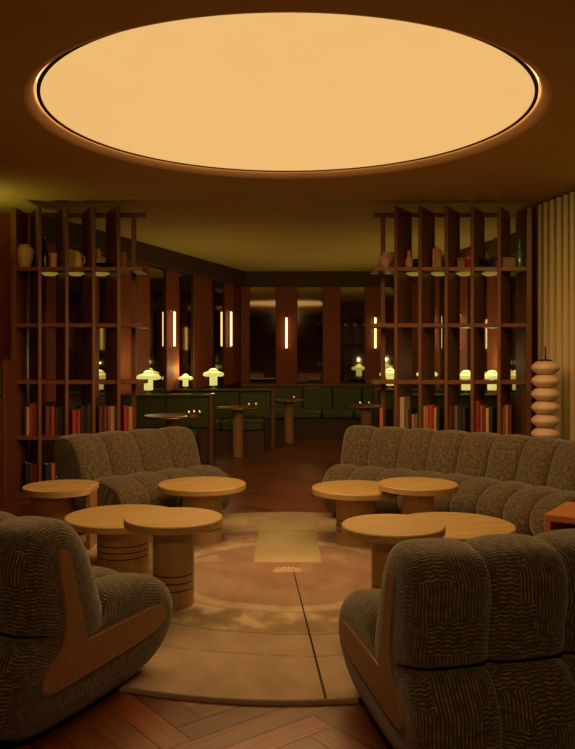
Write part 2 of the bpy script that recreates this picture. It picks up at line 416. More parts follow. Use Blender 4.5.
# ------------------------------------------------------------ rug
def build_rug():
    RC, RR = Vector((0, 4.39)), 1.65
    nr, na = 150, 420
    bm = bmesh.new(); cl = bm.loops.layers.float_color.new('Col')
    def col(x, y):
        r = math.hypot(x, y); wx = x+.03*noise.noise((x*2, y*2, 3)); 
        nz = noise.fractal(Vector((x*1.5+4, y*1.5, .3)), 1, 2, 5); nf = noise.fractal(Vector((x*9, y*6, 1.3)), 1, 2, 5)
        a = math.atan2(y, x)
        base = Vector((.40, .30, .215))
        mauve = Vector((.29, .18, .135)); light = Vector((.50, .42, .29)); olive = Vector((.31, .27, .14))
        rw = r+.02*noise.noise((x*3, y*3, 8))
        c = base.copy()
        if rw < .99:
            c = base.lerp(mauve, max(0, min(1, .35+.9*nz)))
            if .72 < rw < .98: # marbled band
                k = max(0, min(1, .5+1.1*nf+.3*math.sin(a*2+1)))
                c = mauve.lerp(light if y < .2 else base, k)
                if y < 0 and nf < .1: c = c.lerp(olive, .5)
            elif .62 < rw < .70: c = base.lerp(light, .55+.4*nf)
            elif rw < .62: c = mauve.lerp(base, .35+.5*nz)
            if rw < .36: c = mauve.lerp(base, .15+.4*nz)
            if r < .085 and y > -.03: c = light.lerp(mauve, .5+.5*math.sin(a*16))
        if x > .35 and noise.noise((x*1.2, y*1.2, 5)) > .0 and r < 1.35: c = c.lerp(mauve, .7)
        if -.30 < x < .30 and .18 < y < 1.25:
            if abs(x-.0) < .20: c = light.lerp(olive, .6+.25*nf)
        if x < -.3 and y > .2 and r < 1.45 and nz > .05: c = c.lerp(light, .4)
        if abs(rw-1.0) < .006: c = c*.55
        if abs(rw-1.24) < .004 and y < .3: c = c*.65
        c = c*(1+.16*nf+.10*nz)
        return (max(0, c.x), max(0, c.y), max(0, c.z), 1)
    rad = [RR*(i/nr) for i in range(nr)]+[RR*.997]
    ctr = bm.verts.new((0, 0, .018)); rings = []
    for r in rad[1:]:
        rings.append([bm.verts.new((r*math.cos(2*PI*k/na), r*math.sin(2*PI*k/na), .018)) for k in range(na)])
    rings.append([bm.verts.new((RR*math.cos(2*PI*k/na), RR*math.sin(2*PI*k/na), .011)) for k in range(na)])
    rings.append([bm.verts.new((RR*math.cos(2*PI*k/na), RR*math.sin(2*PI*k/na), .0)) for k in range(na)])
    for k in range(na): bm.faces.new((ctr, rings[0][k], rings[0][(k+1) % na]))
    for A, B in zip(rings, rings[1:]):
        for k in range(na): bm.faces.new((A[k], B[k], B[(k+1) % na], A[(k+1) % na]))
    cache = {}
    for f in bm.faces:
        for lp in f.loops:
            i = lp.vert
            if i not in cache: cache[i] = col(i.co.x, i.co.y)
            lp[cl] = cache[i]
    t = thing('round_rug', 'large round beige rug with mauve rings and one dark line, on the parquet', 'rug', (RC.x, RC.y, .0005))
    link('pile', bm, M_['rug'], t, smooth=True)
    bm = bmesh.new(); w_ = .005
    q = [(.035-w_*.5, -.03), (.035+.062*1.63-w_, -1.635), (.035+.062*1.63+w_, -1.635), (.035+w_*.5, -.03)]
    prism(bm, q, .0165, .0195); link('inlaid_line', bm, M_['black'], t)
build_rug()

# ------------------------------------------------------------ sofas
# (outer u, outer z, inner u, inner z); u = distance forward of the rear
PAIRS_BACK = [(.415, .285, .295, .268), (.435, .34, .290, .30), (.425, .42, .285, .36), (.412, .50, .28, .43), (.39, .58, .275, .52), (.35, .645, .268, .572),
              (.30, .68, .252, .592), (.22, .685, .235, .597), (.13, .665, .218, .588), (.065, .61, .208, .56), (.04, .53, .205, .48), (.035, .45, .205, .41), (.03, .41, .20, .37), (.032, .36, .19, .33), (.10, .345, .18, .305)]
PAIRS_SEAT = [(.10, .341, .18, .303), (.012, .334, .15, .265), (-.035, .285, .11, .235), (-.065, .19, .085, .205), (-.055, .10, .08, .175), (.0, .04, .095, .155), (.11, .01, .14, .145),
              (.25, .004, .25, .145), (.42, .004, .42, .15), (.58, .012, .56, .155), (.70, .035, .68, .165), (.79, .085, .74, .18), (.845, .155, .765, .20), (.855, .23, .765, .225), (.82, .305, .745, .25),
              (.75, .355, .70, .265), (.66, .38, .62, .27), (.56, .385, .53, .27), (.48, .365, .44, .27), (.435, .325, .35, .27), (.415, .285, .295, .268)]
DEPTH = .85
def resample(pairs, m):
    P = [Vector(p) for p in pairs]
    def cr(p0, p1, p2, p3, t):
        return .5*((2*p1)+(p2-p0)*t+(2*p0-5*p1+4*p2-p3)*t*t+(3*p1-p0-3*p2+p3)*t**3)
    out = []
    for i in range(len(P)-1):
        p0 = P[max(i-1, 0)]; p3 = P[min(i+2, len(P)-1)]
        for k in range(m): out.append(cr(p0, P[i], P[i+1], p3, k/m))
    out.append(P[-1]); return out
def backprof(k):
    f = lambda z: z if z < .3 else .3+(z-.3)*k
    g = lambda u, z: u-.21*max(0, z-.30)
    return [(g(p[0], p[1]), f(p[1]), g(p[2], p[3]), f(p[3])) for p in PAIRS_BACK]
RS = resample(PAIRS_SEAT, 4)
def cushion(name, prof, r_rear, a0, a1, sgn, endL, endR, parent, seed):
    """prof = list of (uo,zo,ui,zi); a = angles (deg) round the sofa's centre, sgn=+1 faces -Y (back row), -1 faces +Y"""
    bm = bmesh.new(); uvl = bm.loops.layers.uv.new('UVMap')
    L = [0]
    for p, q in zip(prof, prof[1:]): L.append(L[-1]+math.hypot(q[0]-p[0], q[1]-p[1]))
    # across samples, denser near the sides
    ts = [-math.cos(PI*k/22) for k in range(23)]
    rows = []
    for t in ts:
        e = abs(t)
        if (t < 0 and endL) or (t > 0 and endR): s = .06+.94*max(0, 1-e**4.5)**.5
        else: s = .68+.32*max(0, 1-e**2.6)**.55
        a = math.radians(a0+(a1-a0)*(t+1)/2); row = []
        for i, p in enumerate(prof):
            w = s+ .010*noise.noise((p[0]*7+seed*3, p[1]*7, t*2+seed))
            u = p[2]+(p[0]-p[2])*w; z = max(.003, p[3]+(p[1]-p[3])*w)
            r = r_rear-u
            row.append(bm.verts.new((r*math.sin(a), sgn*r*math.cos(a), z)))
        rows.append(row)
    uvs = {}
    cum = [[0.0]*len(prof)]
    for A, B in zip(rows, rows[1:]): cum.append([c+(b_.co-a_.co).length for c, a_, b_ in zip(cum[-1], A, B)])
    mid = cum[11]
    for i, row in enumerate(rows):
        for k, (l, v) in enumerate(zip(L, row)): uvs[v] = (l+seed*.031, cum[i][k]-mid[k]+3+seed*.27)
    for A, B in zip(rows, rows[1:]):
        for k in range(len(prof)-1):
            bm.faces.new((A[k], A[k+1], B[k+1], B[k]))
    caps = [bm.faces.new(rows[0][::-1]), bm.faces.new(rows[-1])]
    for A, B in zip(rows, rows[1:]): bm.faces.new((A[-1], A[0], B[0], B[-1]))
    bmesh.ops.recalc_face_normals(bm, faces=bm.faces)
    for f in bm.faces:
        for lp in f.loops: lp[uvl].uv = uvs[lp.vert]
    o = link(name, bm, M_['fabric'], parent); smooth_angle(o, 50); return o
def plate(RB, r_rear, adeg, sgn, outw, parent):
    pts = [(p[2], p[3]) for p in RB]+[(p[2], p[3]) for p in RS[1:-1]]
    a = math.radians(adeg); bm = bmesh.new()
    er = Vector((math.sin(a), sgn*math.cos(a), 0)); et = Vector((math.cos(a), -sgn*math.sin(a), 0))*outw
    A = [bm.verts.new(er*(r_rear-u)+et*.006+Vector((0, 0, z))) for u, z in pts]
    B = [bm.verts.new(er*(r_rear-u)-et*.03+Vector((0, 0, z))) for u, z in pts]
    f = bm.faces.new(A); bm.faces.new(B[::-1]); n = len(A)
    for k in range(n): bm.faces.new((A[k], B[k], B[(k+1) % n], A[(k+1) % n]))
    bmesh.ops.recalc_face_normals(bm, faces=bm.faces)
    bmesh.ops.bevel(bm, geom=list(f.edges), offset=.005, segments=2, affect='EDGES')
    link('side_frame', bm, M_['frame'], parent)
def sofa(label, cx, cy, r_nose, a_start, step, n, sgn, dirn, plainL=False, zk=1.0):
    """channels go from a_start by dirn*step"""
    t = thing('channel_sofa', label, 'sofa', (cx, cy, .0188), 0, 'low channel-tufted sofas round the rug')
    rr = r_nose+DEPTH; RB = resample(backprof(zk), 4)
    for i in range(n):
        aa, ab = a_start+dirn*step*i, a_start+dirn*step*(i+1)
        a0, a1 = min(aa, ab), max(aa, ab)
        first, last = i == 0, i == n-1
        eL = (first and dirn > 0) or (last and dirn < 0); eR = (last and dirn > 0) or (first and dirn < 0)
        if plainL: eL = False
        cushion('back_cushion', RB, rr, a0, a1, sgn, eL, eR, t, i+1)
        cushion('seat_cushion', RS, rr, a0, a1, sgn, eL, eR, t, i+1)
    aL = min(a_start, a_start+dirn*step*n); aR = max(a_start, a_start+dirn*step*n)
    if not plainL: plate(RB, rr, aL, sgn, -1, t)
    plate(RB, rr, aR, sgn, 1, t)
    for a in (aL+step*.5, aR-step*.5):
        bm = bmesh.new(); r_ = rr-.16; lathe(bm, [(0, -.0186), (.03, -.0186), (.035, .02), (0, .02)], n=16, cx=r_*math.sin(math.radians(a)), cy=sgn*r_*math.cos(math.radians(a)))
        link('foot', bm, M_['black'], t)
    return t
sofa('long curved grey-brown channel sofa in front of the right bookcase', -.746, 3.31, 2.6, 22, 4.47, 9, 1, 1, False, .90)
sofa('short grey-brown channel sofa in front of the left bookcase', 2.385, 2.05, 4.6, -37, 2.96, 4, 1, -1, True, .90)
sofa('near right grey-brown channel sofa with its back to the viewer', -.699, 7.454, 4.6, 11, 2.64, 6, -1, 1, False, .965)
sofa('near left grey-brown channel sofa showing its wooden side frame, cut by the picture edge', .66, 5.463, 2.6, -25, 4.2, 5, -1, -1, False, 1.0)

# ------------------------------------------------------------ round tables
def side_table(label, x, d, h, R, rc, seed=0, grooves=True):
    t = thing('side_table', label, 'side table', (x, d, .0185 if math.hypot(x, d-4.39) < 1.62 else 0), random.random()*.8+seed, 'round oak side tables on the rug')
    h -= .0185; th = .038
    bm = bmesh.new(); lathe(bm, [(0, h-th), (R-.004, h-th), (R, h-th+.004), (R, h-.005), (R-.005, h), (0, h)], n=96)
    smooth_angle(link('tabletop', bm, M_['oak'], t), 30)
    pr = [(0, 0), (rc, 0)]
    if grooves:
        for gz_ in (.085, .12, .155):
            pr += [(rc, gz_-.0035), (rc-.006, gz_-.003), (rc-.006, gz_+.003), (rc, gz_+.0035)]
    pr += [(rc, h-th-.001)]
    bm = bmesh.new(); lathe(bm, pr, n=64); o = smooth_angle(link('column', bm, M_['oak_v'], t), 30)
    if grooves:
        for gz_ in (.085, .12, .155):
            bm = bmesh.new(); lathe(bm, [(rc-.0055, gz_-.003), (rc-.0015, gz_-.003), (rc-.0015, gz_+.003), (rc-.0055, gz_+.003)], n=64)
            link('groove', bm, M_['groove'], o, smooth=True)
    return t
side_table('small tall oak table nearest the viewer, beside the near left sofa', gx(173.5, 3.81), 3.81, .445, .24, .10)
side_table('wide low oak table with thick column behind the near left small table', gx(123, 4.43), 4.43, .325, .325, .145)
side_table('oak table standing before the short left sofa, alone', gx(202, 5.11), 5.11, .395, .288, .13)
side_table('low oak table at the open left end of the long right sofa', gx(356, 5.06), 5.06, .378, .288, .13)
side_table('small tall oak table overlapping its low neighbour before the long right sofa', gx(418, 4.81), 4.81, .445, .245, .10)
side_table('small tall oak table just behind the near right sofa seat', gx(393, 3.62), 3.62, .45, .24, .10)
side_table('wide low oak table half hidden by the near right sofa back', gx(453, 4.15), 4.15, .335, .325, .145)
# truncated table by the left sofa
t = thing('end_table', 'brown half-round end table with a straight cut side, beside the short left sofa', 'side table', (gx(62, 4.95), 4.95, .0188))
R = .24; xr = .205; a0 = math.acos(xr/R)
pts = [(R*math.cos(a0+(2*PI-2*a0)*k/60), R*math.sin(a0+(2*PI-2*a0)*k/60)) for k in range(61)]
bm = bmesh.new(); prism(bm, pts, .35, .388, .004)
smooth_angle(link('tabletop', bm, M_['oak'], t), 30)
bm = bmesh.new(); lathe(bm, [(0, 0), (.14, 0), (.14, .3495), (0, .3495)], n=48, cx=-.06); smooth_angle(link('column', bm, M_['frame'], t), 30)
link('end_panel', bmbox(xr-.03, xr-.002, -R*.38, R*.38, 0, .3495), M_['frame'], t)
# box side table, right
t = thing('cube_table', 'orange-brown open box table at the right edge between the sofas', 'side table', (1.31, 3.95, .0188), math.radians(-34))
W_, D_, H_ = .50, .42, .41
bm = bmesh.new(); box(bm, 0, W_, 0, D_, H_-.035, H_, .004); link('top', bm, M_['boxwood'], t)
for x in (0, W_-.03): link('side_panel', bmbox(x, x+.03, .0, D_, 0, H_-.0355, .003), M_['boxwood'], t)
link('bottom_shelf', bmbox(.0305, W_-.0305, .01, D_, .05, .075), M_['boxwood'], t)
link('back_panel', bmbox(.0305, W_-.0305, D_-.02, D_-.001, .0755, H_-.036), M_['walldark'], t)

# ------------------------------------------------------------ bookcases
YF, YR = 6.72, 7.05
ZS = [.03, .535, 1.02, 1.515, 2.005]
def bookcase(label, xs, xlo, xhi, out, side_solid_x):
    t = thing('bookcase', label, 'bookcase', ((xlo+xhi)/2, (YF+YR)/2, 0)); ox, oy = (xlo+xhi)/2, (YF+YR)/2
    for x in xs:       # slanted uprights
        bm = bmesh.new(); oriented_box(bm, (x-ox, YF-oy), (x+out*.18-ox, YR-oy), .03, 0, 2.53, .003); link('upright', bm, M_['walnut'], t)
    for z in ZS:
        link('shelf', bmbox(xlo-ox, xhi-ox, YF-oy+.012, YR-oy-.012, z-.034, z, .003), M_['walnut_h'], t)
    link('top_rail', bmbox(xlo-ox+.04, xhi-ox-.02, YR-oy-.04, YR-oy-.01, 2.485, 2.528), M_['walnut_h'], t)
    link('end_upright', bmbox(side_solid_x-.022-ox, side_solid_x+.022-ox, YF-oy, YR-oy, 0, 2.52, .003), M_['walnut'], t)
    x = xhi-.127 if out < 0 else xlo+.12
    link('end_post', bmbox(x-.02-ox, x+.02-ox, YR-oy-.05, YR-oy-.01, 0, 2.50, .003), M_['walnut'], t)
    for a_, b_ in zip(xs, xs[1:]):
        bm = bmesh.new(); c = (a_+b_)/2+out*.09
        lathe(bm, [(0, -.028), (.045, -.024), (.07, -.008), (.075, 0), (0, 0)], n=24, cx=c-ox, cy=.02); 
        for v in bm.verts: v.co.z += ZS[4]-.0345
        link('shelf_disc', bm, M_['puck'], t, smooth=True)  # faintly emissive yellow disc under the upper shelf of each bay
    return t
LX = [-2.146, -1.912, -1.678, -1.461]
RX = [.938, 1.147, 1.374, 1.60, 1.833]
bookcase('tall open walnut bookcase on the left behind the short sofa', LX, -2.40, -1.265, -1, -2.375)
bookcase('tall open walnut bookcase on the right behind the long sofa', RX, .745, 2.12, 1, 2.097)

def book(x, y, z, th, h, dp, mat, rz, label, band=None):
    t = thing('book', label, 'book', (x, y, z), rz)
    bm = bmesh.new(); g = .003
    box(bm, 0, th, 0, .006, 0, h, .0015); box(bm, 0, g, .006, dp, 0, h); box(bm, th-g, th, .006, dp, 0, h)
    cv = link('cover', bm, bookmat(mat), t)
    link('pages', bmbox(g, th-g, .0062, dp-.005, .004, h-.005), M_['pages'], t)
    if band:
        bm = bmesh.new()
        for zz in (.12, .2, .3, .38, .48, .56, .66, .75, .85):
            box(bm, th*.3, th*.7, -.0012, .0005, h*zz, h*(zz+.045))
        link('spine_lettering', bm, bookmat(band), cv)
    return t
cname = dict(cream='cream', red='red', darkred='dark red', brick='brick red', black='black', olive='olive', tan='tan', pink='pinkish', white='off-white', orange='orange-brown', maroon='maroon', grey='grey')
def wpos(i): return ['first', 'second', 'third', 'fourth', 'fifth', 'sixth', 'seventh', 'eighth'][i]
def fill(x0, z, items, out, baylabel, group):
    x = x0; rz = -out*math.radians(28)
    for i, it in enumerate(items):
        if it[0] == 'gap': x += it[1]; continue
        c, th, h = it[:3]; band = it[3] if len(it) > 3 else None
        dp = .17
        # rotate about the front left corner; keep the row continuous
        o = book(x if out > 0 else x, YF+.055+(0 if out > 0 else th*math.sin(abs(rz))*0), z+.001, th-.001, h, dp, c, rz,
             '%s book %s, %s from the left' % (cname[c]+(' lettered' if band else ''), baylabel, wpos(i)))
        o['group'] = group
        x += th/math.cos(rz)
GL, GR = 'books of the left bookcase', 'books of the right bookcase'
z1 = ZS[1]
LB = [(-2.37, z1, [('gap', .09), ('cream', .024, .25), ('red', .032, .275, 'pink'), ('brick', .030, .285, 'tan')], 'in the first left bay'),
      (-2.115, z1, [('darkred', .042, .25), ('red', .034, .25, 'pink'), ('black', .03, .245), ('black', .026, .25, 'cream'), ('black', .024, .24), ('grey', .016, .235)], 'in the second left bay'),
      (-1.88, z1, [('red', .038, .22), ('red', .028, .225), ('black', .032, .26), ('black', .026, .25, 'white'), ('olive', .022, .275), ('black', .02, .25)], 'in the third left bay'),
      (-1.648, z1, [('maroon', .038, .25), ('darkred', .034, .25), ('brick', .020, .25), ('cream', .034, .255), ('olive', .024, .262)], 'in the fourth left bay'),
      (-1.43, z1, [('red', .036, .26, 'brick'), ('tan', .036, .25)], 'in the fifth left bay'),
      (-2.37, ZS[0], [('gap', .085), ('black', .03, .26), ('maroon', .03, .255), ('red', .034, .25)], 'on the bottom shelf of the first left bay'),
      (-2.115, ZS[0], [('black', .045, .25), ('orange', .035, .25), ('tan', .032, .25, 'cream'), ('tan', .03, .245), ('black', .03, .25)], 'on the bottom shelf of the second left bay')]
for x, z, items, lab in LB: fill(x, z, items, -1, lab, GL)
RBK = [(.80, z1, [('gap', .005), ('pink', .032, .24, 'white'), ('black', .022, .235, 'white')], 'in the outer left bay of the right bookcase'),
      (.969, z1, [('cream', .052, .335), ('olive', .03, .23), ('black', .02, .23), ('pink', .024, .185), ('grey', .024, .19)], 'in the first bay of the right bookcase'),
      (1.177, z1, [('white', .022, .26), ('orange', .026, .255), ('red', .04, .265, 'brick'), ('tan', .026, .245), ('black', .024, .24)], 'in the second bay of the right bookcase'),
      (1.404, z1, [('red', .026, .255), ('black', .024, .25, 'white'), ('olive', .026, .26, 'cream'), ('black', .03, .255), ('black', .03, .25)], 'in the third bay of the right bookcase'),
      (1.629, z1, [('red', .046, .30), ('brick', .026, .265), ('darkred', .02, .26), ('cream', .026, .24), ('black', .03, .24)], 'in the fourth bay of the right bookcase'),
      (1.864, z1, [('brick', .03, .25, 'tan'), ('orange', .03, .265), ('maroon', .026, .255)], 'in the fifth bay of the right bookcase')]
for x, z, items, lab in RBK: fill(x, z, items, 1, lab, GR)

# ornaments on the top shelf
ZT = ZS[4]+.0005
def orn(name, label, cat, px, prof, mat, y=6.84, n=32, flute=0, nf=8, parts=None):
    x = gx(px, y); t = None
    bm = bmesh.new(); lathe(bm, prof, n=n, flute=flute, nf=nf)
    if parts:
        t = thing(name, label, cat, (x, y, ZT))
        smooth_angle(link('body', bm, mat, t), 40)
        for nm_, b2, m2 in parts: link(nm_, b2, m2, t, smooth=True)
        return t
    o = link(name, bm, mat, loc=(x, y, ZT)); smooth_angle(o, 40); return tag(o, label, cat)
orn('ribbed_vase', 'large ribbed cream vase on the top shelf, far left bay', 'vase', 24.5, [(0, 0), (.044, 0), (.056, .03), (.074, .09), (.084, .135), (.08, .165), (.052, .19), (.046, .205), (.038, .205), (.035, .17), (0, .16)], M_['cream'], n=64, flute=.03, nf=12)
orn('glass_bottle', 'slim black bottle beside the white flared vase on the left top shelf', 'bottle', 45, [(0, 0), (.026, 0), (.028, .12), (.022, .15), (.010, .18), (.009, .25), (.014, .255), (.014, .275), (0, .275)], M_['black'])
orn('flared_vase', 'small white flared cup vase on the left top shelf', 'vase', 53.5, [(0, 0), (.034, 0), (.032, .02), (.027, .06), (.032, .1), (.042, .13), (.037, .13), (.024, .07), (0, .02)], M_['cream'], n=64, flute=.03, nf=10)
bm = bmesh.new(); tube(bm, [(.03, 0, .11), (.055, 0, .1), (.06, 0, .07), (.05, 0, .04), (.036, 0, .03)], .006)
orn('small_jug', 'small cream jug with handle in the third bay of the left top shelf', 'jug', 78, [(0, 0), (.036, 0), (.042, .03), (.038, .08), (.03, .105), (.036, .135), (.03, .135), (.025, .1), (0, .02)], M_['cream'], parts=[('handle', bm, M_['cream'])])
orn('gourd_vase', 'pinkish double-gourd vase in the fourth bay of the left top shelf', 'vase', 98, [(0, 0), (.03, 0), (.04, .03), (.038, .06), (.02, .09), (.032, .115), (.034, .135), (.02, .155), (.024, .17), (.018, .17), (0, .14)], M_['pink'])
orn('shallow_bowl', 'black shallow dish before the gourd vase on the left top shelf', 'bowl', 105, [(0, 0), (.03, 0), (.065, .022), (.085, .035), (.08, .036), (.05, .02), (0, .008)], M_['black'], y=6.80)
orn('clay_jar', 'brown clay jar near the right end of the left top shelf', 'jar', 123, [(0, 0), (.036, 0), (.042, .05), (.038, .11), (.03, .125), (.033, .14), (.027, .14), (0, .03)], M_['brown'])
orn('round_pebble_vase', 'tiny greenish round vase at the right end of the left top shelf', 'vase', 131, [(0, 0), (.02, 0), (.035, .022), (.03, .045), (.012, .055), (.014, .062), (0, .05)], M_['greenglass'])
bm = bmesh.new(); tube(bm, [(.02, 0, .09), (.045, 0, .12), (.06, 0, .09), (.05, 0, .05), (.036, 0, .04)], .007)
orn('round_jug', 'pink round jug with handle at the left end of the right top shelf', 'jug', 385, [(0, 0), (.034, 0), (.05, .04), (.046, .085), (.025, .115), (.03, .135), (.024, .135), (0, .04)], M_['pink'], parts=[('handle', bm, M_['pink'])], y=6.8)
orn('beaked_jug', 'slender pink clay bottle behind the round jug on the right top shelf', 'jug', 392, [(0, 0), (.026, 0), (.032, .04), (.025, .09), (.012, .12), (.022, .155), (.016, .155), (0, .1)], M_['pink'], y=6.93)
orn('gourd_bottle', 'brownish gourd-shaped bottle in the first bay of the right top shelf', 'bottle', 409, [(0, 0), (.03, 0), (.038, .035), (.034, .07), (.018, .1), (.014, .13), (.022, .155), (.016, .155), (0, .1)], M_['pink'])
orn('dark_round_pot', 'dark round pot beside the gourd bottle on the right top shelf', 'pot', 416.5, [(0, 0), (.025, 0), (.042, .03), (.042, .06), (.025, .08), (.018, .08), (0, .05)], M_['black'])
t = thing('bundle_vase', 'clay vase shaped like a bundle of bamboo canes on the right top shelf', 'vase', (gx(437, 6.84), 6.84, ZT))
for k in range(7):
    a = 2*PI*k/7; bm = bmesh.new(); h = .15+.02*(k % 3)
    lathe(bm, [(0, 0), (.012, 0), (.015, .02), (.012, h*.45), (.015, h*.5), (.012, h*.55), (.015, h), (.009, h), (0, h-.02)], n=12, cx=.032*math.cos(a), cy=.032*math.sin(a)); link('cane', bm, M_['pink'], t, smooth=True)
t = thing('keepsake_box', 'small dark lidded box beside the bamboo-like vase', 'box', (gx(444.5, 6.84), 6.84, ZT))
link('body', bmbox(-.025, .025, -.03, .03, 0, .05, .003), M_['black'], t); link('lid', bmbox(-.028, .028, -.033, .033, .0505, .068, .004), M_['black'], t)
t = thing('keepsake_box', 'reddish clay box left of the red glass vase', 'box', (gx(460.5, 6.86), 6.86, ZT))
link('body', bmbox(-.034, .034, -.03, .03, 0, .07, .004), M_['brown'], t); link('lid', bmbox(-.037, .037, -.033, .033, .0705, .092, .006), M_['brown'], t)
orn('red_glass_vase', 'glossy red glass vase on the right top shelf', 'vase', 469, [(0, 0), (.022, 0), (.03, .03), (.036, .08), (.034, .12), (.022, .14), (.026, .15), (.02, .15), (0, .05)], M_['redglass'])
t = thing('coral_sculpture', 'black branching coral sculpture on a small foot on the right top shelf', 'sculpture', (gx(487, 6.83), 6.83, ZT))
bm = bmesh.new(); lathe(bm, [(0, 0), (.03, 0), (.026, .012), (0, .016)], n=20); link('foot', bm, M_['black'], t, smooth=True)
bm = bmesh.new()
for k in range(9):
    a = 2*PI*k/9; l = .055+.02*(k % 3)
    tube(bm, [(0, 0, .01), (l*.4*math.cos(a), l*.3*math.sin(a), .03+.01*(k % 2)), (l*.9*math.cos(a), l*.6*math.sin(a), .05+.02*(k % 3)), (l*1.1*math.cos(a+.3), l*.7*math.sin(a+.3), .075+.02*(k % 2))], .006, 6)
link('branches', bm, M_['black'], t, smooth=True)
t = thing('fan_sculpture', 'tall grey fan-shaped stone sculpture behind the black coral', 'sculpture', (gx(491, 6.95), 6.95, ZT))
bm = bmesh.new(); box(bm, -.03, .03, -.02, .02, 0, .02, .003); link('foot', bm, M_['grey'], t)
bm = bmesh.new(); pts = [(-.03, .021), (.03, .021), (.055, .12), (.05, .28), (.03, .29), (.01, .22), (-.02, .18), (-.055, .13)]
prism(bm, pts, -.009, .009, .002); bmesh.ops.rotate(bm, verts=bm.verts, matrix=Matrix.Rotation(PI/2, 3, 'X')); link('fan', bm, M_['grey'], t)
t = thing('wooden_box', 'wide brown wooden box beside the green bottle on the right top shelf', 'box', (gx(506, 6.84), 6.84, ZT))
link('body', bmbox(-.062, .062, -.05, .05, 0, .072, .003), M_['brown'], t); link('lid', bmbox(-.064, .064, -.052, .052, .0725, .09, .003), M_['brown'], t)
orn('glass_bottle', 'tall green glass bottle at the right end of the right top shelf', 'bottle', 519.5, [(0, 0), (.024, 0), (.027, .03), (.026, .13), (.012, .17), (.010, .235), (.013, .24), (.013, .25), (0, .25)], M_['greenglass'])

# ------------------------------------------------------------ totem + curtain + cabinet
t = thing('totem_sculpture', 'rose ceramic stacked-disc totem beside the right bookcase and curtain', 'sculpture', (gx(545.5, 6.33), 6.33, 0))
k = 0; z = 0.0; pitch = .1082
for i in range(11):
    bm = bmesh.new(); rr = .114
    pr = [(0, z)]
    for j in range(13):
        a = -PI/2+PI*j/12; ca = max(0, math.cos(a)); pr.append((.064+(rr-.064)*ca**.95, z+pitch/2+pitch*.48*math.sin(a)*(1-.38*ca)))
    pr += [(.05, z+pitch*.97), (.05, z+pitch), (0, z+pitch)]
    lathe(bm, pr, n=48); link('ceramic_disc', bm, M_['totem'], t, smooth=True); z += pitch
bm = bmesh.new(); lathe(bm, [(0, z), (.052, z), (.05, z+.012), (0, z+.015)], n=32); link('cap', bm, M_['black'], t, smooth=True)
bm = bmesh.new(); tube(bm, [(0, 0, z+.01), (0, 0, z+.115)], .007, 10); link('spindle', bm, M_['black'], t, smooth=True)

def build_curtain():
    bm = bmesh.new(); P, Q = RC0, RC1; L = (Q-P).length; d = (Q-P)/L; nn = Vector((-d.y, d.x)); n = 900
    rows = []
    for z in (.01, .6, 1.2, 1.8, 2.3, 2.585):
        row = []
        for i in range(n+1):
            s = L*i/n; ph = s/.105*2*PI + .5*math.sin(s*5)
            amp = .026+.006*math.sin(s*9)
            off_ = amp*math.sin(ph+.12*math.sin(z*2+s))
            p = P+d*s+nn*off_; row.append(bm.verts.new((p.x, p.y, z)))
        rows.append(row)
    for A, B in zip(rows, rows[1:]):
        for i in range(n): bm.faces.new((A[i], A[i+1], B[i+1], B[i]))
    o = link('curtain', bm, M_['curtain'], smooth=True); tag(o, 'full-height pleated beige curtain along the right side', 'curtain')
build_curtain()
t = thing('service_cabinet', 'dark wood cabinet with olive upper panel at the far left edge', 'cabinet', (-2.86, 6.55, 0))
link('body', bmbox(-.42, .505, -.15, .1, 0, .90, .004), M_['walldark'], t)
link('upper_panel', bmbox(-.40, .49, -.15, .08, .905, 1.13, .01), M_['greendark'], t)
link('side_post', bmbox(.507, .535, -.16, .11, 0, 1.20, .003), M_['walldark'], t)

# ------------------------------------------------------------ lounge booths
def divider(label, x0, x1, y, ymirror, ztop=.785):
    """upholstered booth divider across the view, leather both sides, end post at x1 side"""
    t = thing('booth_divider', label, 'booth divider', ((x0+x1)/2, y, 0)); cx = (x0+x1)/2
    s = 1 if ymirror > 0 else -1; w = (x1-x0)/2
    link('core', bmbox(-w, w, -.03, .03, .0, ztop-.03), M_['beam'], t)
    npan = max(2, round((x1-x0)/.42)); pw = 2*w/npan
    for side in (-1, 1):
        for k in range(npan):
            a = -w+k*pw; y0, y1 = sorted((side*.031, side*.085))
            link('leather_panel', bmbox(a+.003, a+pw-.003, y0, y1, .40, ztop-.035, .012), M_['green'], t)
    link('top_cap', bmbox(-w, w, -.11, .11, ztop-.03, ztop, .008), M_['green'], t)
    ex = w if s > 0 else -w
    link('end_post', bmbox(min(ex, ex+s*.05), max(ex, ex+s*.05), -.115, .115, 0, ztop+.005, .004), M_['walnut'], t)
    return t
def bench(label, x0, x1, y0, y1, h=.40):
    t = thing('booth_bench', label, 'bench', ((x0+x1)/2, (y0+y1)/2, 0)); w = (x1-x0)/2; dd = (y1-y0)/2
    link('base', bmbox(-w, w, -dd+.04, dd-.04, 0, h-.13), M_['beam'], t)
    k = max(1, round(2*w/.5)); pw = 2*w/k
    for i in range(k): link('seat_cushion', bmbox(-w+i*pw+.003, -w+(i+1)*pw-.003, -dd, dd, h-.128, h, .03), M_['green'], t)
    return t
divider('green leather booth divider nearest the left bookcase, carrying a lamp', -1.90, -.905, 9.02, 1)
bench('green bench in front of the nearest left booth divider', -1.95, -1.0, 8.44, 8.92)
divider('green leather booth divider farther back on the left, carrying a lamp', -1.47, -.22, 10.42, 1)
bench('green bench in front of the farther left booth divider', -1.40, -.3, 9.84, 10.32)
bench('green bench behind the nearest left booth divider', -1.70, -.98, 9.14, 9.45)
divider('green leather booth divider behind the right bookcase, nearer one', 1.36, 2.47, 9.02, -1)
bench('green bench in front of the nearer right booth divider', 1.42, 2.35, 8.44, 8.92)
divider('green leather booth divider behind the right bookcase, farther one', 1.20, 2.08, 10.42, -1)
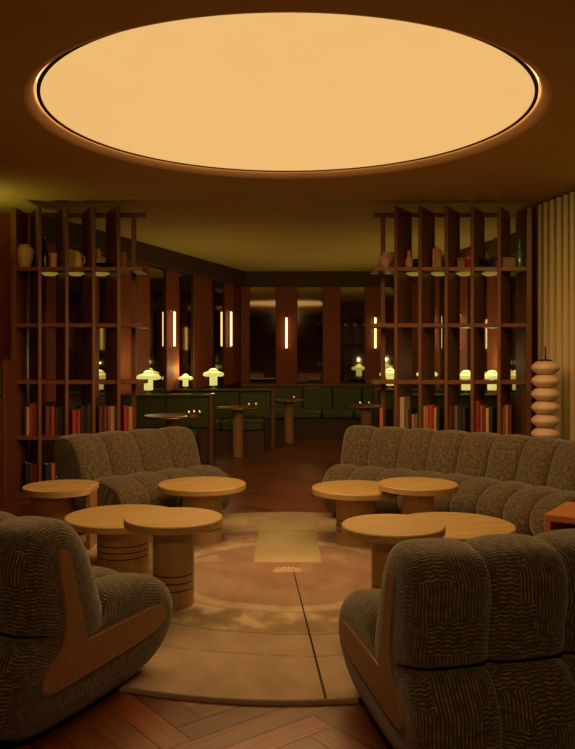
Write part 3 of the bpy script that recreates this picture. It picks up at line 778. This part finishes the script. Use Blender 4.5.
bench('green bench in front of the farther right booth divider', 1.28, 2.1, 9.84, 10.32)
# back banquette
t = thing('banquette', 'long green leather banquette along the back wall under the mirrors', 'banquette', (.50, 12.2, 0))
x0, x1 = gx(243, 12.3)-.50, gx(392, 12.3)-.50
n = 5; pw = (x1-x0)/n
for k in range(n):
    link('back_panel', bmbox(x0+k*pw+.004, x0+(k+1)*pw-.004, .1, .26, .34, .725, .02), M_['green'], t)
for k in range(4):
    link('seat_cushion', bmbox(-.95+k*.48+.003, -.95+(k+1)*.48-.003, -.72, .095, .29, .41, .035), M_['green'], t)
link('base', bmbox(-.93, .95, -.66, .26, 0, .288), M_['beam'], t)

def booth_table(label, px, y, z, R, pw=.065):
    t = thing('booth_table', label, 'table', (gx(px, y), y, 0), 0)
    bm = bmesh.new(); lathe(bm, [(0, z-.03), (R-.01, z-.03), (R, z-.02), (R, z-.006), (R-.004, z), (0, z)], n=64); smooth_angle(link('tabletop', bm, M_['walnut_h'], t), 30)
    bm = bmesh.new(); lathe(bm, [(R, z-.02), (R+.003, z-.02), (R+.003, z-.008), (R, z-.008)], n=64); link('brass_edge', bm, M_['brass'], t, smooth=True)
    bm = bmesh.new(); lathe(bm, [(0, 0), (pw, 0), (pw, z-.031), (0, z-.031)], n=32); smooth_angle(link('pedestal', bm, M_['frame'], t), 30)
    return t
TB = [('round booth table with brass edge in the nearest left booth', 172, 8.0, .62, .29), ('round table on a thick pedestal between the left booth dividers', 238, 9.45, .61, .25),
      ('small round table before the left end of the back banquette', 289, 10.95, .61, .22), ('small round table before the right end of the back banquette', 366, 9.7, .61, .2)]
for a in TB: booth_table(*a)
def votive(px, y, z, label):
    t = thing('votive_candle', label, 'candle', (gx(px, y), y, z+.0005), 0, 'tiny candle glasses on the booth tables')
    bm = bmesh.new(); lathe(bm, [(0, 0), (.017, 0), (.02, .035), (.0185, .035), (.015, .004), (0, .004)], n=16); link('glass', bm, M_['brass'], t, smooth=True)
    bm = bmesh.new(); lathe(bm, [(0, .012), (.009, .02), (.006, .036), (0, .05)], n=12); link('flame', bm, M_['candle'], t, smooth=True)
for px, y, z, l in ((189, 7.95, .62, 'left one of the trio of tiny candles on the nearest left booth table'), (194, 8.05, .62, 'middle one of the trio of tiny candles on the nearest left booth table'), (199.5, 8.0, .62, 'right one of the trio of tiny candles on the nearest left booth table'),
                    (249, 9.4, .61, 'left candle on the thick-pedestal booth table'), (256, 9.45, .61, 'right candle on the thick-pedestal booth table'), (294, 10.95, .61, 'candle on the small table before the left end of the banquette'),
                    (360, 9.65, .61, 'left candle on the small table before the right end of the banquette'), (369, 9.65, .61, 'right candle on the small table before the right end of the banquette')):
    votive(px, y, z, l)

def mushroom(label, px, y, z):
    t = thing('mushroom_lamp', label, 'table lamp', (gx(px, y), y, z+.0005), 0)
    bm = bmesh.new(); lathe(bm, [(0, 0), (.04, 0), (.04, .008), (.014, .014), (.014, .045), (0, .045)], n=24); smooth_angle(link('base', bm, M_['brass'], t), 40)
    bm = bmesh.new(); lathe(bm, [(0, .0455), (.05, .0455), (.052, .05), (.052, .165), (0, .165)], n=32); smooth_angle(link('stem', bm, M_['lamp'], t), 40)
    bm = bmesh.new(); lathe(bm, [(0, .1655), (.105, .1655), (.13, .172), (.142, .19), (.138, .208), (.12, .222), (.085, .232), (.066, .236), (.058, .255), (.04, .27), (.018, .277), (0, .278)], n=40); smooth_angle(link('shade', bm, M_['lamp'], t), 50)
    l = bpy.data.lights.new('lamp_bulb', 'POINT'); l.energy = 2.2; l.color = (1, .80, .30); l.shadow_soft_size = 0
    lo = bpy.data.objects.new('lamp_bulb', l); C.objects.link(lo); lo.parent = t; lo.location = (0, 0, .36); return t
mushroom('glowing mushroom lamp on the nearest left booth divider, beside the bookcase', 148.5, 9.02, .785)
mushroom('glowing mushroom lamp on the farther left booth divider', 213.5, 10.42, .785)
ml = mushroom('smaller glowing lamp standing in for a mirror reflection by the left lounge wall, between the two larger ones', 185.5, 10.42, .785); ml.scale = (.72, .72, .72)  # solid lamp added in place of a lamp reflection in the wall mirror
mushroom('glowing mushroom lamp farthest left behind the right bookcase', 390, 10.42, .785)
mushroom('glowing mushroom lamp seen through the second bay of the right bookcase', 427, 10.42, .785)
mushroom('glowing mushroom lamp seen through the fourth bay of the right bookcase', 466, 9.02, .785)
mushroom('glowing mushroom lamp seen through the fifth bay of the right bookcase', 492, 9.02, .785)

# ------------------------------------------------------------ lights
def spot(name, loc, target, e, col, ang=80, blend=.8, size=.1):
    l = bpy.data.lights.new(name, 'SPOT'); l.energy = e; l.color = col; l.spot_size = math.radians(ang); l.spot_blend = blend; l.shadow_soft_size = size
    o = bpy.data.objects.new(name, l); C.objects.link(o); o.location = loc
    o.rotation_euler = (Vector(target)-Vector(loc)).to_track_quat('-Z', 'Y').to_euler(); return o
def point(name, loc, e, col, size=.05):
    l = bpy.data.lights.new(name, 'POINT'); l.energy = e; l.color = col; l.shadow_soft_size = size
    o = bpy.data.objects.new(name, l); C.objects.link(o); o.location = loc; return o
YG = (1.0, .78, .16)
spot('curtain_washer', (2.1, 4.9, 2.50), (2.35, 6.5, 1.4), 26, (1, .80, .22), 100, 1)
spot('cove_uplight', (-2.95, 6.35, 2.1), (-2.7, 6.5, 2.6), 16, (.90, .84, .13), 130, 1)
for x, y in ((-1.0, 9.3), (.4, 11.3), (1.7, 9.5)):
    spot('booth_fill_up', (x, y, 1.0), (x, y, 2.6), 10, YG, 150, 1)  # added fill hung in mid-air to brighten the lounge ceiling, no fitting here
for x, y, e in ((-.9, 9.6, 8), (.5, 11.7, 11), (1.7, 9.6, 8)):
    spot('booth_downlight', (x, y, 2.5), (x, y+.2, 0), e, (1, .72, .25), 110, 1)

spot('disc_light', (0, 4.53, 2.6), (0, 4.53, 0), 390, (1, .56, .20), 172, .3, 1.3)
spot('rear_fill_spot', (.0, -.6, 2.5), (.3, 3.2, .2), 70, (1, .55, .2), 120, 1, .03)  # added fill from behind the camera for the near sofa backs
spot('shelf_fill_spot', (-1.6, 5.0, 2.5), (-1.8, 6.9, 1.2), 14, (1, .45, .13), 90, 1, .1)  # added fill that brightens the left bookcase, no fitted lamp
spot('shelf_fill_spot', (1.3, 5.0, 2.5), (1.5, 6.9, 1.2), 14, (1, .45, .13), 90, 1, .1)  # same added fill for the right bookcase
w = bpy.data.worlds.new('World'); bpy.context.scene.world = w; w.use_nodes = True
w.node_tree.nodes['Background'].inputs[0].default_value = (.6, .4, .2, 1); w.node_tree.nodes['Background'].inputs[1].default_value = .0

cam = bpy.data.cameras.new('camera'); co = bpy.data.objects.new('camera', cam); C.objects.link(co)
co.location = (0, 0, EYE); co.rotation_euler = (PI/2, 0, 0)
cam.sensor_fit = 'VERTICAL'; cam.sensor_height = 36; cam.lens = FPX/749*36; cam.shift_y = -(374.5-HY)/749; cam.clip_start = .05
bpy.context.scene.camera = co
vs = bpy.context.scene.view_settings
vs.view_transform = 'Standard'; vs.look = 'None'; vs.exposure = 0; vs.gamma = 1
